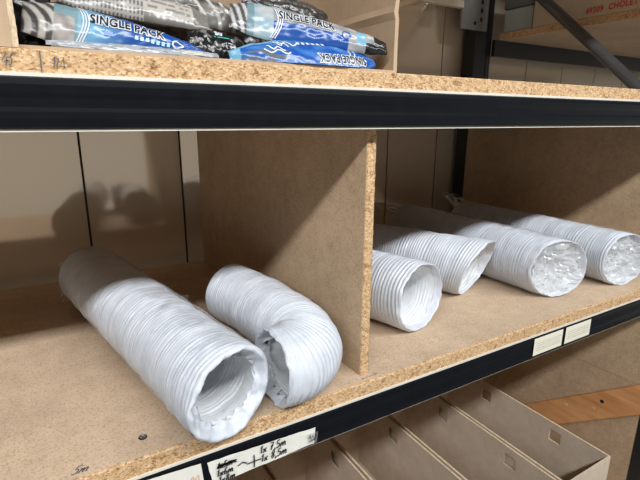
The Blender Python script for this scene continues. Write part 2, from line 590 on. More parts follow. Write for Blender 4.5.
def hose(label, pts, r, seed, pitch=.0064, amp=.0011, tilt=0, yaw=0, hole=.86, cuff_depth=.010, cuff_ruffle=.004, lumps=.0016,
         wrap=None, stuffed=False, lining=.17, rback=None, fall=.05, sagseg=1.0, band=.0010):
    """ribbed white duct hose; pts run from the mouth to the far end, on the shelf"""
    rback = rback or r
    path = Path([(x, y, ZS + r) for x, y in pts])
    L = path.L
    root = thing('duct_hose', label, 'hose', (pts[len(pts) // 2][0], pts[len(pts) // 2][1], ZS), 'white ribbed duct hoses on the middle shelf')
    seg = 72
    def rad(s, th):
        q = min(max(s / L, 0), 1)
        base = r + (rback - r) * q
        low = lumps * N(s * 22, math.cos(th) * .6, math.sin(th) * .6, seed) + band * N(s * 75, 0, 0, seed + 2)
        f = s / pitch + .9 * N(s * 45, 4, 0, seed) + .5 * N(s * 18, math.cos(th), math.sin(th), seed + 5) + th / (2 * math.pi)
        rib = abs(math.sin(math.pi * f)) ** .5 + .28 * abs(math.sin(math.pi * (2.3 * f + 1.5 * N(s * 30, 0, 0, seed + 40)))) ** .6 - .14
        a = amp * 2.1 * (.85 + .6 * N(s * 60, 9, 0, seed))
        wr = .00055 * N(s * 140, 3.2 * math.cos(th), 3.2 * math.sin(th), seed + 8)
        low += math.exp(-max(s, 0) / .012) * (.0022 * N(2.2 * math.cos(th), 2.2 * math.sin(th), 0, seed + 31) + .0014 * N(6 * math.cos(th), 6 * math.sin(th), 1, seed + 32))
        return base - .0016 + low + a * (rib - .45) + wr
    def pos(s, th, rr):
        w = math.exp(-max(s, 0) / fall)
        sh = rr * w * (tilt * math.sin(th) + yaw * math.cos(th))
        c, t, side = path.frame(s + sh)
        z = math.sin(th) * rr
        cz = c.z + (rad_c(s) - r)
        return Vector((c.x, c.y, cz)) + side * (math.cos(th) * rr) + Vector((0, 0, z))
    def rad_c(s):
        q = min(max(s / L, 0), 1)
        return r + (rback - r) * q
    ths = [2 * math.pi * k / seg for k in range(seg)]
    ns = int(L / .0007)
    rows = []
    for i in range(ns + 1):
        s = L * i / ns
        row = []
        for th in ths:
            v = pos(s, th, rad(s, th))
            if v.z < ZS + .0002:
                v.z = ZS + .0002
            row.append(v)
        rows.append(row)
    # close the far end with a puckered disc
    for q in (.9, .6, .25):
        rows.append([pos(L + .002 + .003 * N(q * 5, th * 2, 0, seed), th, rad(L, th) * q) for th in ths])
    V, F = rings(rows, True)
    make('hose_wall', V, F, M['hose'], root, smooth=True)
    # turned in cuff at the mouth
    rows = []
    nc = 14
    for i in range(nc + 1):
        q = i / nc
        row = []
        for th in ths:
            hr = hole * (1 + .05 * N(3 * math.cos(th), 3 * math.sin(th), 0, seed + 3) + .025 * N(9 * math.cos(th), 9 * math.sin(th), 3, seed + 3))
            rr = rad(0, th) * (1 + (hr - 1) * q)
            ss = -.0035 * math.sin(math.pi * min(1, q * 1.6)) + cuff_depth * q ** 1.5
            ss += cuff_ruffle * q * N(5.5 * math.cos(th), 5.5 * math.sin(th), q * 1.7, seed + 6) * (1.2 - .4 * q) + .0012 * N(14 * math.cos(th), 14 * math.sin(th), q * 5, seed + 4) * min(1, q * 4)
            v = pos(ss, th, rr)
            if v.z < ZS + .0002:
                v.z = ZS + .0002
            row.append(v)
        rows.append(row)
    V, F = rings(rows)
    make('end_cuff', V, F, M['hose'], root, smooth=True)
    # inside
    rows = []
    nl = int(min(lining, L * .8) / .0013)
    for i in range(nl + 1):
        q = i / nl
        s = cuff_depth * .8 + q * min(lining, L * .8)
        row = []
        for th in ths:
            hr = hole * (1 + .05 * N(3 * math.cos(th), 3 * math.sin(th), 0, seed + 3) + .025 * N(9 * math.cos(th), 9 * math.sin(th), 3, seed + 3))
            g = min(1, q * 6)
            rr = r * (hr * (1 - g) + .90 * g)
            f = s / .0052 + .8 * N(s * 40, 0, 0, seed + 9) + th / (2 * math.pi) + .5 * N(2 * math.cos(th), 2 * math.sin(th), s * 25, seed)
            rr += .0011 * (abs(math.sin(math.pi * f)) ** .7 - .5) + .0016 * N(4 * math.cos(th), 4 * math.sin(th), s * 60, seed + 2) * min(1, q * 10)
            row.append(pos(s, th, rr))
        rows.append(row)
    for q in (.75, .45, .15):
        s = cuff_depth * .8 + min(lining, L * .8)
        rows.append([pos(s + .006 * N(4 * q * math.cos(th), 4 * q * math.sin(th), 1, seed), th, r * .9 * q) for th in ths])
    V, F = rings(rows, True)
    make('inner_lining', V, F, M['lining'], root, smooth=True)
    if wrap:
        s0, s1 = wrap
        rows = []
        nw = int((s1 - s0) / .0035)
        for i in range(nw + 1):
            s = s0 + (s1 - s0) * i / nw
            row = []
            for th in ths:
                rr = rad_c(min(s, L)) + .0016 + .0022 * max(0, N(s * 26, 2.2 * math.cos(th), 2.2 * math.sin(th), seed + 11)) + .0012 * N(s * 70 + th * 2, 4 * math.cos(th), 4 * math.sin(th), seed + 12)
                if s > L:
                    g = (s - L) / max(1e-6, s1 - L)
                    rr *= 1 - .45 * g + .15 * g * N(5 * math.cos(th), 5 * math.sin(th), 0, seed)
                v = pos(s, th, rr)
                if v.z < ZS + .0004:
                    v.z = ZS + .0004
                row.append(v)
            rows.append(row)
        V, F = rings(rows)
        make('plastic_wrap', V, F, M['film'], root, smooth=True, label='clear plastic film around the hose')
    if stuffed:
        rows = []
        for i in range(15):
            q = 1 - i / 15
            row = []
            for th in ths:
                c_, s_ = math.cos(th) * q, math.sin(th) * q
                dd = .003 + .011 * N(3.6 * c_, 3.6 * s_, 0, seed + 20) + .007 * N(9 * c_, 9 * s_, 4, seed + 21) + .010 * (1 - q)
                row.append(pos(dd, th, r * hole * 1.04 * q))
            rows.append(row)
        V, F = rings(rows, True)
        make('plastic_wrap', V, F, M['film_crumpled'], root, smooth=False, label='crumpled clear film stuffed in the mouth')
    return root, path, pos

def tag_film(root, base, vecs, seed, n=14, label='loose corner of clear film'):
    """a small crumpled tail of film sticking out of a wrap"""
    a, u_, v_ = Vector(base), Vector(vecs[0]), Vector(vecs[1])
    w_ = u_.cross(v_).normalized()
    V, F = [], []
    for i in range(n + 1):
        for j in range(n + 1):
            p_, q_ = i / n, j / n
            wd = 1 - .55 * p_
            V.append(a + u_ * p_ + v_ * ((q_ - .5) * wd) + w_ * (.14 * u_.length * N(p_ * 4, q_ * 5, 0, seed) * (p_ + .15)) + u_ * (.2 * N(q_ * 6, 0, 3, seed) * p_))
            if V[-1].z < ZS + .0005:
                V[-1].z = ZS + .0005
    for i in range(n):
        for j in range(n):
            k = i * (n + 1) + j
            F.append((k, k + 1, k + n + 2, k + n + 1))
    return make('film_tail', V, F, M['film'], root, smooth=True, label=label)

ax = lambda a, b, y: (a + b * y, y)
h1, p1_, pos1 = hose('longest white ribbed hose in clear film, open mouth facing front, left of the divider', [ax(.1260, -.185, -.016), ax(.1260, -.185, .20), ax(.1260, -.185, .435)], .0487, 1.0,
            pitch=.0052, amp=.0017, hole=.70, cuff_depth=.012, cuff_ruffle=.010, wrap=(.004, .475), lumps=.0022, band=.0016, lining=.20, yaw=.16, tilt=-.04, fall=.03)
tag_film(h1, (.0850, -.008, ZS + .012), ((-.003, -.008, -.010), (.008, -.003, .003)), 3.1)
tag_film(h1, (.1345, .200, ZS + .066), ((.013, .006, .004), (0, .014, .010)), 5.2)
tag_film(h1, (.020, .455, ZS + .055), ((-.018, .03, -.004), (.002, .004, .05)), 6.2)
tag_film(h1, (.012, .430, ZS + .030), ((-.022, .012, -.012), (.002, .02, .03)), 6.9)

h2, _, _ = hose('bent white ribbed hose curling back on itself, beside the left face of the divider', [(.1880, .0165), (.2095, .0165), (.2340, .0330), (.2465, .0740), (.2455, .1260), (.2400, .1900), (.2250, .2530)], .0448, 2.0,
            pitch=.0043, amp=.0013, hole=.80, cuff_depth=.009, cuff_ruffle=.012, lumps=.0008, band=.0005, lining=.06, fall=.03, yaw=.08)
h3, _, _ = hose('unwrapped white ribbed hose with round open mouth, first to the right of the divider', [(.4530, .0750), (.4160, .1900), (.3770, .3050), (.3560, .3720)], .0530, 3.0,
            pitch=.0062, amp=.0014, hole=.88, cuff_depth=.008, cuff_ruffle=.006, lumps=.0010, lining=.09, yaw=-.10)
h4, _, _ = hose('unwrapped white ribbed hose with slanting cut end, second to the right of the divider', [(.6350, .1330), (.5760, .2570), (.5140, .3760), (.4800, .4450)], .0525, 4.0,
            pitch=.0049, amp=.0014, hole=.90, cuff_depth=.008, cuff_ruffle=.006, lumps=.0016, lining=.09, tilt=-.38, yaw=-.14, fall=.06)
h5, _, _ = hose('film wrapped white hose with crumpled film in its mouth, second from the end panel', [(.7570, .0560), (.7530, .2500), (.7440, .4500)], .0530, 5.0,
            pitch=.0056, amp=.0016, hole=.90, cuff_depth=.006, cuff_ruffle=.002, lumps=.0012, lining=.07, wrap=(.004, .43), stuffed=True, yaw=-.36, fall=.035)
tag_film(h5, (.735, .440, ZS + .085), ((-.04, .06, .02), (.05, .0, .01)), 7.7)
h6, _, _ = hose('film wrapped white hose nearest the end panel, rightmost on the middle shelf', [(.9260, .0320), (.9260, .2300), (.9200, .4300)], .0510, 6.0,
            pitch=.0056, amp=.0016, hole=.90, cuff_depth=.006, cuff_ruffle=.002, lumps=.0012, lining=.07, wrap=(.004, .44), stuffed=True, yaw=-.25, fall=.035)
tag_film(h6, (.955, .020, ZS + .050), ((.022, -.018, .006), (.004, -.01, .035)), 8.7)
tag_film(h6, (.955, .030, ZS + .020), ((.020, -.024, .006), (.004, -.01, .03)), 9.7)
tag_film(h6, (.915, .300, ZS + .100), ((.045, .020, .012), (.0, .06, .004)), 10.7)
tag_film(h6, (.905, .420, ZS + .095), ((-.02, .05, .03), (.06, .0, .004)), 11.7)

# ------------------------------------------------------------------ labels stuck on the lower beam
YF = -.0064
def sticker(name, corners, mat, label, cat, curl=0.0, seed=0, group=None):
    """thin paper label following the beam front; corners tl, tr, br, bl as (x,z)"""
    tl, tr, br, bl = [Vector(c) for c in corners]
    n, m_ = 30, 10
    V, F = [], []
    for side in (0, 1):
        for i in range(n + 1):
            for j in range(m_ + 1):
                a, b = i / n, j / m_
                top = tl.lerp(tr, a)
                bot = bl.lerp(br, a)
                q = top.lerp(bot, b)
                rag = curl * .0012 * N(a * 14, b * 3, 0, seed) * (1 if b in (0, 1) or a in (0, 1) else 0)
                y = YF - .0003 - side * .0003 - curl * .0012 * max(0, N(a * 4, b * 2.5, 1, seed))
                if a > .9:
                    y -= curl * .012 * (a - .9)
                V.append((q.x + rag, y, q.y + rag))
    k = (n + 1) * (m_ + 1)
    for side in (0, 1):
        for i in range(n):
            for j in range(m_):
                c = side * k + i * (m_ + 1) + j
                F.append((c, c + 1, c + m_ + 2, c + m_ + 1))
    rim = [i * (m_ + 1) for i in range(n + 1)] + [n * (m_ + 1) + j for j in range(1, m_ + 1)] + [i * (m_ + 1) + m_ for i in range(n - 1, -1, -1)] + [j for j in range(m_ - 1, 0, -1)]
    for a, b in zip(rim, rim[1:] + rim[:1]):
        F.append((a, b, b + k, a + k))
    o = make(name, V, F, mat, None, smooth=False)
    tag(o, label, cat, group)
    return o

hl = sticker('paper_label', [(.1030, -.3345), (.2270, -.3395), (.2255, -.3600), (.1080, -.3640)], M['paper'], 'torn paper label with black handwritten lengths taped under the longest hose', 'label', .6, 1.5)
st = []
st += hand('1x5m', .0095, -.0108, .0072, -.03) + hand('1x6m', .0085, -.0195, .0078, -.02) + hand('1x8m', .0100, -.0282, .0080, -.02)
st += [[(.009, -.0085), (.014, -.0060), (.019, -.0090), (.024, -.0065), (.029, -.0085)], [(.010, -.0070), (.016, -.0090), (.022, -.0062), (.030, -.0075)], [(.009, -.010), (.018, -.0072), (.030, -.0098)]]
st += [[(.031, -.0160), (.036, -.0135), (.041, -.0165)]]
st += [[(.0490, -.0100), (.0492, -.0180), (.0488, -.0250)], [(.041, -.0180), (.049, -.0178), (.057, -.0180)]]
st += hand('1x 7,5m', .0560, -.0112, .0090, -.03) + hand('1x 8,5m', .0570, -.0220, .0090, -.03)
V, F = ribbon_mesh(st, (.1030, YF - .0018, -.3345), (1, 0, 0), (0, 0, 1), .00150, .0003)
make('handwriting', V, F, M['ink'], hl, label='black marker writing')
tp = prism('tape', [(.2160, YF - .0022, -.3440), (.2300, YF - .0022, -.3450), (.2285, YF - .0022, -.3590), (.2170, YF - .0022, -.3560)], (0, .0002, 0), M['film'], hl, label='clear tape over the corner')
V, F = ribbon_mesh([[(0, 0), (.002, .004), (.003, -.002), (.006, .003), (.007, -.002), (.010, .002)], [(.001, -.004), (.009, -.003)]], (.2175, YF - .0024, -.3500), (1, 0, 0), (0, 0, 1), .0013, .0003)
make('handwriting', V, F, M['ink'], tp)

ll = sticker('paper_label', [(.0400, -.3290), (.0965, -.3325), (.0985, -.3560), (.0400, -.3560)], M['paper'], 'plain pale label on the beam, left of the handwritten one', 'label', .15, 2.5)
V, F = ribbon_mesh(hand('00', .0, .0, .009), (.0840, YF - .0011, -.3530), (1, 0, 0), (0, 0, 1), .0010, .0003)
make('faded_print', V, F, M['tan_ink'], ll)

def small_label(x0, x1, label, seed):
    z0, z1 = -.3580, -.3290
    o = sticker('shelf_label', [(x0, z1), (x1, z1), (x1, z0), (x0, z0)], M['paper_cream'], label, 'label', .05, seed)
    s = []
    for k, z in enumerate((-.009, -.013, -.0175, -.021)):
        u = .006
        while u < x1 - x0 - .008:
            w_ = random.uniform(.002, .005)
            s.append([(u, z), (u + w_, z)])
            u += w_ + .0016
    V, F = ribbon_mesh(s, (x0, YF - .0008, z1), (1, 0, 0), (0, 0, 1), .0017, .0003)
    make('faint_print', V, F, M['faint'], o)
small_label(.6180, .6905, 'small cream label on the black beam, left of the right-hand pair', 4.4)
small_label(.6990, .7690, 'small cream label on the black beam, right of the right-hand pair', 5.5)

# ------------------------------------------------------------------ cardboard bins under the middle shelf
def wall_with_holes(axis, c0, c1, a0, a1, z0, z1, holes):
    """a panel of thickness c0..c1 spanning a0..a1, z0..z1, with rectangular holes (a0,a1,z0,z1)"""
    A = sorted({a0, a1} | {h[0] for h in holes} | {h[1] for h in holes})
    Z = sorted({z0, z1} | {h[2] for h in holes} | {h[3] for h in holes})
    out = []
    for z_a, z_b in zip(Z[:-1], Z[1:]):
        run = None
        for p_, q_ in zip(A[:-1], A[1:]):
            mid = ((p_ + q_) / 2, (z_a + z_b) / 2)
            if any(h[0] < mid[0] < h[1] and h[2] < mid[1] < h[3] for h in holes):
                if run:
                    out.append((*run, z_a, z_b))
                run = None
            else:
                run = (run[0], q_) if run else (p_, q_)
        if run:
            out.append((*run, z_a, z_b))
    if axis == 'x':
        return [(c0, c1, p_, q_, a, b) for p_, q_, a, b in out]
    return [(p_, q_, c0, c1, a, b) for p_, q_, a, b in out]

BZ = ZB + .202
def bin_box(x0, y0, label):
    W, Lb, t = .1530, .452, .0035
    x1, y1 = x0 + W, y0 + Lb
    root = thing('cardboard_box', label, 'box', (x0 + W / 2, y0 + Lb / 2, ZB), 'open cardboard boxes under the middle shelf')
    holes = [(y0 + .105, y0 + .133, BZ - .046, BZ - .017), (y0 + .300, y0 + .330, BZ - .050, BZ - .020)]
    for a in (x0, x1 - t):
        sh = .045 if a == x0 else 0
        lst = wall_with_holes('x', a, a + t, y0 + t, y1 - t, ZB + t, BZ, [(h[0] + sh, h[1] + sh, h[2], h[3]) for h in holes])
        boxes('side_panel', lst, M['card_grey'], root)
        # wavy bare top edge
        V, F = [], []
        n = 60
        for i in range(n + 1):
            y = y0 + t + (Lb - 2 * t) * i / n
            V += [(a - .0002, y, BZ), (a + t * .5, y, BZ + .0008 + .0004 * N(y * 90, a * 7, 0)), (a + t + .0002, y, BZ)]
        for i in range(n):
            for j in range(2):
                F.append((3 * i + j, 3 * i + j + 1, 3 * i + j + 4, 3 * i + j + 3))
        make('top_edge', V, F, M['flute'], root)
    boxes('front_panel', [(x0, x1, y0, y0 + t, ZB + t, BZ)], M['card_grey'], root)
    boxes('back_panel', [(x0, x1, y1 - t, y1, ZB + t, BZ)], M['card_grey'], root)
    boxes('base', [(x0, x1, y0, y1, ZB, ZB + t)], M['card_grey'], root)
bin_box(.7865, -.004, 'open cardboard box nearest the end panel, rightmost of the row under the middle shelf')
bin_box(.6275, -.005, 'open cardboard box second from the end panel, under the middle shelf')
bin_box(.4685, -.006, 'open cardboard box third from the end panel, under the middle shelf')
bin_box(.3095, -.005, 'open cardboard box fourth from the end panel, under the middle shelf')
bin_box(.1505, -.006, 'dark open cardboard box straight below the handwritten label, farthest left of the row')

# ------------------------------------------------------------------ wooden batten leaning against the end panel
bt = thing('wooden_batten', 'orange-brown wooden batten slanting across the end panel beside the cardboard boxes', 'wood plank', (1.09, .22, ZB))
d_ = Vector((0, .0284 - .300, -.574 + .786))
d_.normalize()
n_ = Vector((0, -d_.z, d_.y))
if n_.z > 0:
    n_ = -n_
top_f = Vector((1.083, .0284, -.574)) + d_ * .010
top_b = Vector((1.083, .0284, -.574)) - d_ * .395
q0, q1, q2, q3 = top_f, top_b, top_b + n_ * .0615, top_f + n_ * .0615
prism('plank', [q0, q1, q2, q3], (XE - 1.083 - .0002, 0, 0), M['batten'], bt, bevel=.0015)
for (yy, dn) in ((.205, .016), (.105, .022)):
    c = Vector((1.083, .0284, -.574)) - d_ * (yy) + n_ * dn
    tube('knot', c + Vector((-.0006, 0, 0)), c + Vector((.001, 0, 0)), .0045, M['seam'] if yy < .15 else M['flute'], bt, 14)
c = Vector((1.083, .0284, -.574)) - d_ * .135 + n_ * .034
tube('knot', c + Vector((-.0006, 0, 0)), c + Vector((.001, 0, 0)), .0028, M['flute'], bt, 12)

# ------------------------------------------------------------------ box of sachets on the upper shelf
bx = thing('cardboard_box', 'open-fronted cardboard box full of plastic sachets on the upper shelf', 'box', (.14, .14, ZT))
X0, X1, Y0, Y1, T = -.062, .3320, .0060, .262, .0045
ZH = ZT + .285
boxes('base', [(X0, X1, Y0, Y1, ZT, ZT + .003)], M['card'], bx)
boxes('side_panel', [(X0, X0 + T, Y0, Y1 - T, ZT + .003, ZH)], M['card'], bx)
V, F = [], []
n = 40
for side, xo in ((0, X1 - T), (1, X1)):
    for i in range(n + 1):
        for j in range(n + 1):
            y = Y0 + (Y1 - T - Y0) * i / n
            z = ZT + .003 + (ZH - ZT - .003) * j / n
            w_ = .0012 * N(y * 16, z * 16, 3) - .0035 * math.exp(-((z - ZT - .062 + (y - Y0) * .06) / .004) ** 2) * (1 if side == 0 else .6)
            V.append((xo + w_, y, z))
k = (n + 1) ** 2
for side in (0, 1):
    for i in range(n):
        for j in range(n):
            c = side * k + i * (n + 1) + j
            F.append((c, c + 1, c + n + 2, c + n + 1))
for i in range(n):
    F.append((i, i + 1, k + i + 1, k + i))
    a = i * (n + 1) + n
    F.append((a, a + n + 1, k + a + n + 1, k + a))
o = make('side_panel', V, F, M['card'], bx, smooth=False)
boxes('back_panel', [(X0, X1, Y1 - T, Y1, ZT + .003, ZH)], M['card'], bx)
boxes('front_flap', [(X0, -.0085, Y0 - .004, Y0, ZT + .0005, ZH)], M['card'], bx, label='cut front panel')
# corrugated cut edge of the front panel
V, F = [], []
n = 150
for i in range(n + 1):
    z = ZT + .0005 + (ZH - ZT) * i / n
    x = -.0085 + .0004 * N(z * 200, 0, 1)
    V += [(x, Y0 - .0042, z), (x + .0035, Y0 - .0036, z), (x + .0035, Y0 + .0002, z), (x, Y0 + .0002, z)]
for i in range(n):
    for j in range(3):
        F.append((4 * i + j, 4 * i + j + 1, 4 * i + j + 5, 4 * i + j + 4))
ce = make('cut_edge', V, F, M['flute'], bx, label='pale corrugated cut edge')
fl_ = []
for i in range(40):
    z = ZT + .004 + i * .0066
    fl_.append((-.0052, -.0046, Y0 - .0026, Y0 - .0008, z, z + .0026))
boxes('flute_hole', fl_[:36], M['hole'], ce)

WHITE, BLACK, BLUE, LBLUE = (.5, .52, .54), (.006, .006, .007), (.008, .065, .27), (.15, .34, .48)
SILVER, CLEAR, GREY = (.42, .42, .41), (.16, .15, .13), (.26, .26, .25)
def mixv(a, b, t):
    t = min(1, max(0, t))
    return tuple(x * (1 - t) + y * t for x, y in zip(a, b))


class Sachet:
    def __init__(self, label, p0, p1, tilt, prof, th, colf, seed, wr=.0016, bend=0):
        self.p0, self.p1 = Vector(p0), Vector(p1)
        d = (self.p1 - self.p0)
        self.L = d.length
        self.d = d.normalized()
        n0 = Vector((0, -math.cos(tilt), math.sin(tilt)))
        n0 = (n0 - self.d * n0.dot(self.d)).normalized()
        self.n = n0
        self.u = self.n.cross(self.d).normalized()
        if self.u.z < 0:
            self.u = -self.u
        self.prof, self.th, self.seed, self.wr, self.bend = prof, th, seed, wr, bend
        self.root = thing('sachet', label, 'plastic packet', (.5 * (p0[0] + p1[0]), .5 * (p0[1] + p1[1]), ZT + .004), 'plastic sachets in the cardboard box')
        ns, nt_ = 170, 44
        V, F, Cc = [], [], []
        for side in (1, -1):
            for i in range(ns + 1):
                for j in range(nt_ + 1):
                    s, t = i / ns, -1 + 2 * j / nt_
                    V.append(self.F(s, t, side))
                    Cc.append(colf(s, t) if side == 1 else GREY)
        k = (ns + 1) * (nt_ + 1)
        for side in (0, 1):
            for i in range(ns):
                for j in range(nt_):
                    c = side * k + i * (nt_ + 1) + j
                    F.append((c, c + 1, c + nt_ + 2, c + nt_ + 1))
        # never below the base of the box
        V = [v if v.z > ZT + .0034 else Vector((v.x, v.y, ZT + .0034)) for v in V]
        make('pouch', V, F, M['print'], self.root, smooth=True, cols=Cc)
    def hh(self, s):
        P = self.prof
        x = s * (len(P) - 1)
        i = min(int(x), len(P) - 2)
        f = x - i
        f = f * f * (3 - 2 * f)
        return P[i] * (1 - f) + P[i + 1] * f
    def F(self, s, t, side=1, lift=0):
        h = self.hh(s)
        lens = max(0.0, 1 - t * t) ** .6 * max(0.0, math.sin(math.pi * min(max(s, .0), 1))) ** .45
        w_ = self.wr * (N(s * 9, t * 2.2, 0, self.seed) + .6 * N(s * 24, t * 4, 2, self.seed)) * (1 - .6 * abs(t) ** 3)
        e = .0006 * N(s * 30, t, 5, self.seed) * abs(t)
        c = self.p0 + self.d * (s * self.L) + self.u * (h * t + e + self.bend * math.sin(math.pi * s))
        return c + self.n * (side * self.th * lens + w_ + lift)
    def put(self, name, text, s0, t0, size, mat, lift=.0004, off=0.0, rot=0.0, flip=False, sx=1.0):
        """text laid on the front face; s0,t0 position of its lower left corner"""
        cu = bpy.data.curves.new('lettering', 'FONT')
        cu.body = text
        cu.size = size
        cu.offset = off
        cu.resolution_u = 3
        cu.space_character = 1.05
        ob = bpy.data.objects.new('lettering', cu)
        COL.objects.link(ob)
        dg = bpy.context.evaluated_depsgraph_get()
        me = bpy.data.meshes.new_from_object(ob.evaluated_get(dg))
        bpy.data.objects.remove(ob)
        bm = bmesh.new()
        bm.from_mesh(me)
        bmesh.ops.triangulate(bm, faces=bm.faces)
        bmesh.ops.subdivide_edges(bm, edges=bm.edges, cuts=1, use_grid_fill=True)
        bm.verts.ensure_lookup_table()
        V = []
        cr, sr = math.cos(rot), math.sin(rot)
        for v in bm.verts:
            x, y = v.co.x * sx, v.co.y
            x, y = x * cr - y * sr, x * sr + y * cr
            if flip:
                x, y = -x, -y
            s = s0 + x / self.L
            h = max(self.hh(min(max(s, 0), 1)), .003)
            t = t0 + y / h
            V.append(self.F(min(max(s, 0), 1), min(max(t, -1), 1), 1, lift))
        F = [tuple(v.index for v in f.verts) for f in bm.faces]
        bm.free()
        return make(name, V, F, mat, self.root)
    def strip(self, name, pts, w, mat, lift=.0004, closed=False):
        """ribbon following points (s,t) on the front face"""
        P = list(pts) + ([pts[0]] if closed else [])
        V, F = [], []
        for i, q in enumerate(P):
            a, b = P[max(0, i - 1)], P[min(len(P) - 1, i + 1)]
            dx, dy = (b[0] - a[0]) * self.L, (b[1] - a[1]) * max(self.hh(q[0]), .003)
            l_ = math.hypot(dx, dy) or 1
            nx, ny = -dy / l_ * w / 2, dx / l_ * w / 2
            for sg in (1, -1):
                V.append(self.F(min(max(q[0] + sg * nx / self.L, 0), 1), min(max(q[1] + sg * ny / max(self.hh(q[0]), .003), -1), 1), 1, lift))
        for i in range(len(P) - 1):
            F.append((2 * i, 2 * i + 1, 2 * i + 3, 2 * i + 2))
        return make(name, V, F, mat, self.root)

def drop_pts(s, t, a, b, n=22):
    out = []
    for i in range(n):
        q = 2 * math.pi * i / n
        out.append((s + a * (math.cos(q) + .55 * max(0, math.cos(q)) ** 3), t + b * math.sin(q) * (1 - .45 * max(0, math.cos(q)))))
    return out

def col_single(s, t):
    if s < .15:
        f = math.sin(s * 95 + 4.0 * t * t + t * 5)
        return mixv((.07, .06, .055), (.46, .44, .40), .5 + 1.5 * f)
    if s < .25 and t < .30 - (s - .15) * 2:
        return mixv((.36, .33, .31), (.20, .185, .17), N(s * 20, t * 3, 0, 2) + .3)
    if s < .27:
        return (.17, .27, .30)
    if s < .31:
        return mixv((.20, .34, .41), LBLUE, (s - .27) / .04)
    return mixv(LBLUE, BLUE, (s - .30) / .26 + .18 * abs(t))

A = Sachet('blue printed sachet reading SINGLE PACK, leftmost in the front of the box', (-.001, .036, .0710), (.136, .028, .0525), .55, [.014, .0180, .0180, .0160, .0130, .0085, .002], .0095, col_single, 11.0, .0012)
A.put('lettering', 'SINGLE PACK', .325, .02, .0118, M['white_print'], .0006, .0012, -.02, sx=.74)
A.put('lettering', 'SINGLE PACK', .325, .02, .0118, M['black_print'], .0010, .00025, -.02, sx=.74)
for k in range(7):
    A.strip('print_line', [(.56 + .03 * k, -.36 - .012 * k), (.578 + .03 * k, -.37 - .012 * k)], .0030, M['pale_blue_print'], .0006)
A.strip('drop_emblem', drop_pts(.80, -.30, .026, .34), .0012, M['white_print'], .0006, True)
for dd in (0, .014, .028):
    A.strip('arc_stripe', [(.26 + dd + .035 * (1 - (k / 6 - 1) ** 2), -.9 + k * .15) for k in range(13)], .0009, M['white_print'], .0006)
A.strip('print_mark', [(.40, -.38), (.445, -.40)], .0034, M['blue_print'], .0006)

def col_white(s, t):
    return mixv((.30, .32, .34), (.05, .055, .06), 1.4 * N(s * 16, t * 1.5, 0, 3) - .1)
B = Sachet('flat white and silver sachet squashed under the left SINGLE PACK one', (.012, .022, .0525), (.142, .0165, .0512), .9, [.003, .0045, .005, .005, .0045, .004, .003], .0020, col_white, 12.0, .0009)
B.strip('print_block', [(.76, -.1), (.90, -.1)], .0060, M['faint'], .0004)

def col_text(s, t):
    if s < .55:
        g = math.sin(s * 260) > .1 and math.sin(t * 16) > -.55
        return (.11, .10, .10) if g else (.34, .32, .29)
    if s > .88 or abs(t) > .86:
        return CLEAR
    g = math.sin(t * 15) > .25 and N(s * 55, math.floor(t * 15 / 6.28 + .25) * 3.1, 0, 2) > -.15
    return (.20, .19, .18) if g else (.40, .37, .325)
C_ = Sachet('silver sachet back covered in small print, lying over the left SINGLE PACK one', (.020, .070, .1000), (.150, .062, .0860), .7, [.012, .0165, .017, .017, .016, .015, .011], .008, col_text, 13.0, .0010)
C_.strip('print_mark', [(.50, .1), (.50, .5)], .0030, M['black_print'], .0005)

def col_dark(s, t):
    f = N(s * 8, t * 2.5, 0, 5)
    return mixv(BLACK, (.15, .145, .14), (f - .3) * 4)
D_ = Sachet('black sachet with a white 50 print wedged between two blue packs', (.124, .042, .0655), (.182, .046, .0600), .6, [.009, .0155, .016, .015, .012], .0075, col_dark, 14.0, .0016)
D_.put('lettering', '50', .40, .30, .0072, M['white_print'], .0006, .0004, .1)
D_.strip('print_line', [(.38, .20), (.50, .20), (.62, .24)], .0010, M['teal_print'], .0006)
for k in range(4):
    D_.strip('print_line', [(.58 + .03 * k, -.15 - .18 * k), (.66 + .03 * k, -.14 - .18 * k)], .0009, M['white_print'], .0006)

def col_clear(s, t):
    f = math.sin(s * 42 + 4 * t + 2 * N(s * 4, t, 0, 8))
    base = mixv((.04, .038, .034), (.22, .21, .19), .5 + 1.3 * N(s * 7, t * 2, 0, 9))
    return mixv(base, (.44, .43, .40), (f - .55) * 3) if s > .25 else base
E_ = Sachet('clear and white striped sachet at the back, above the black sachet', (.108, .078, .1080), (.206, .074, .0840), .6, [.010, .016, .018, .016, .012, .006], .009, col_clear, 15.0, .0022)

def col_silver(s, t):
    if s < .10:
        f = math.sin(s * 150 + t * 4)
        return mixv((.06, .06, .055), (.42, .42, .41), .5 + 1.5 * f)
    if s < .25:
        return mixv((.22, .33, .38), (.38, .40, .40), .5 + 1.4 * N(s * 12, t * 2, 0, 4)) if s > .14 else (.14, .22, .25)
    if s > .90 or (s > .84 and t < -.35 + (s - .84) * 4):
        return BLACK
    if s > .78 and s < .84 and t > -.6:
        return LBLUE
    if t < -.15 - .3 * max(0, (s - .55)) and s < .72:
        return BLUE
    return mixv((.20, .21, .22), (.36, .37, .38), .5 + 1.2 * N(s * 14, t * 2, 0, 6))
F_ = Sachet('silver SINGLE PACK sachet with a black tip, pointing at the right box wall', (.166, .050, .0920), (.3220, .012, .0690), .55, [.014, .0200, .0205, .0190, .0170, .0145, .0125, .008], .0090, col_silver, 16.0, .0013)
F_.put('lettering', 'SINGLE PACK', .280, .02, .0134, M['white_print'], .0006, .0012, -.0, sx=.66)
F_.put('lettering', 'SINGLE PACK', .280, .02, .0134, M['black_print'], .0010, .00025, -.0, sx=.66)
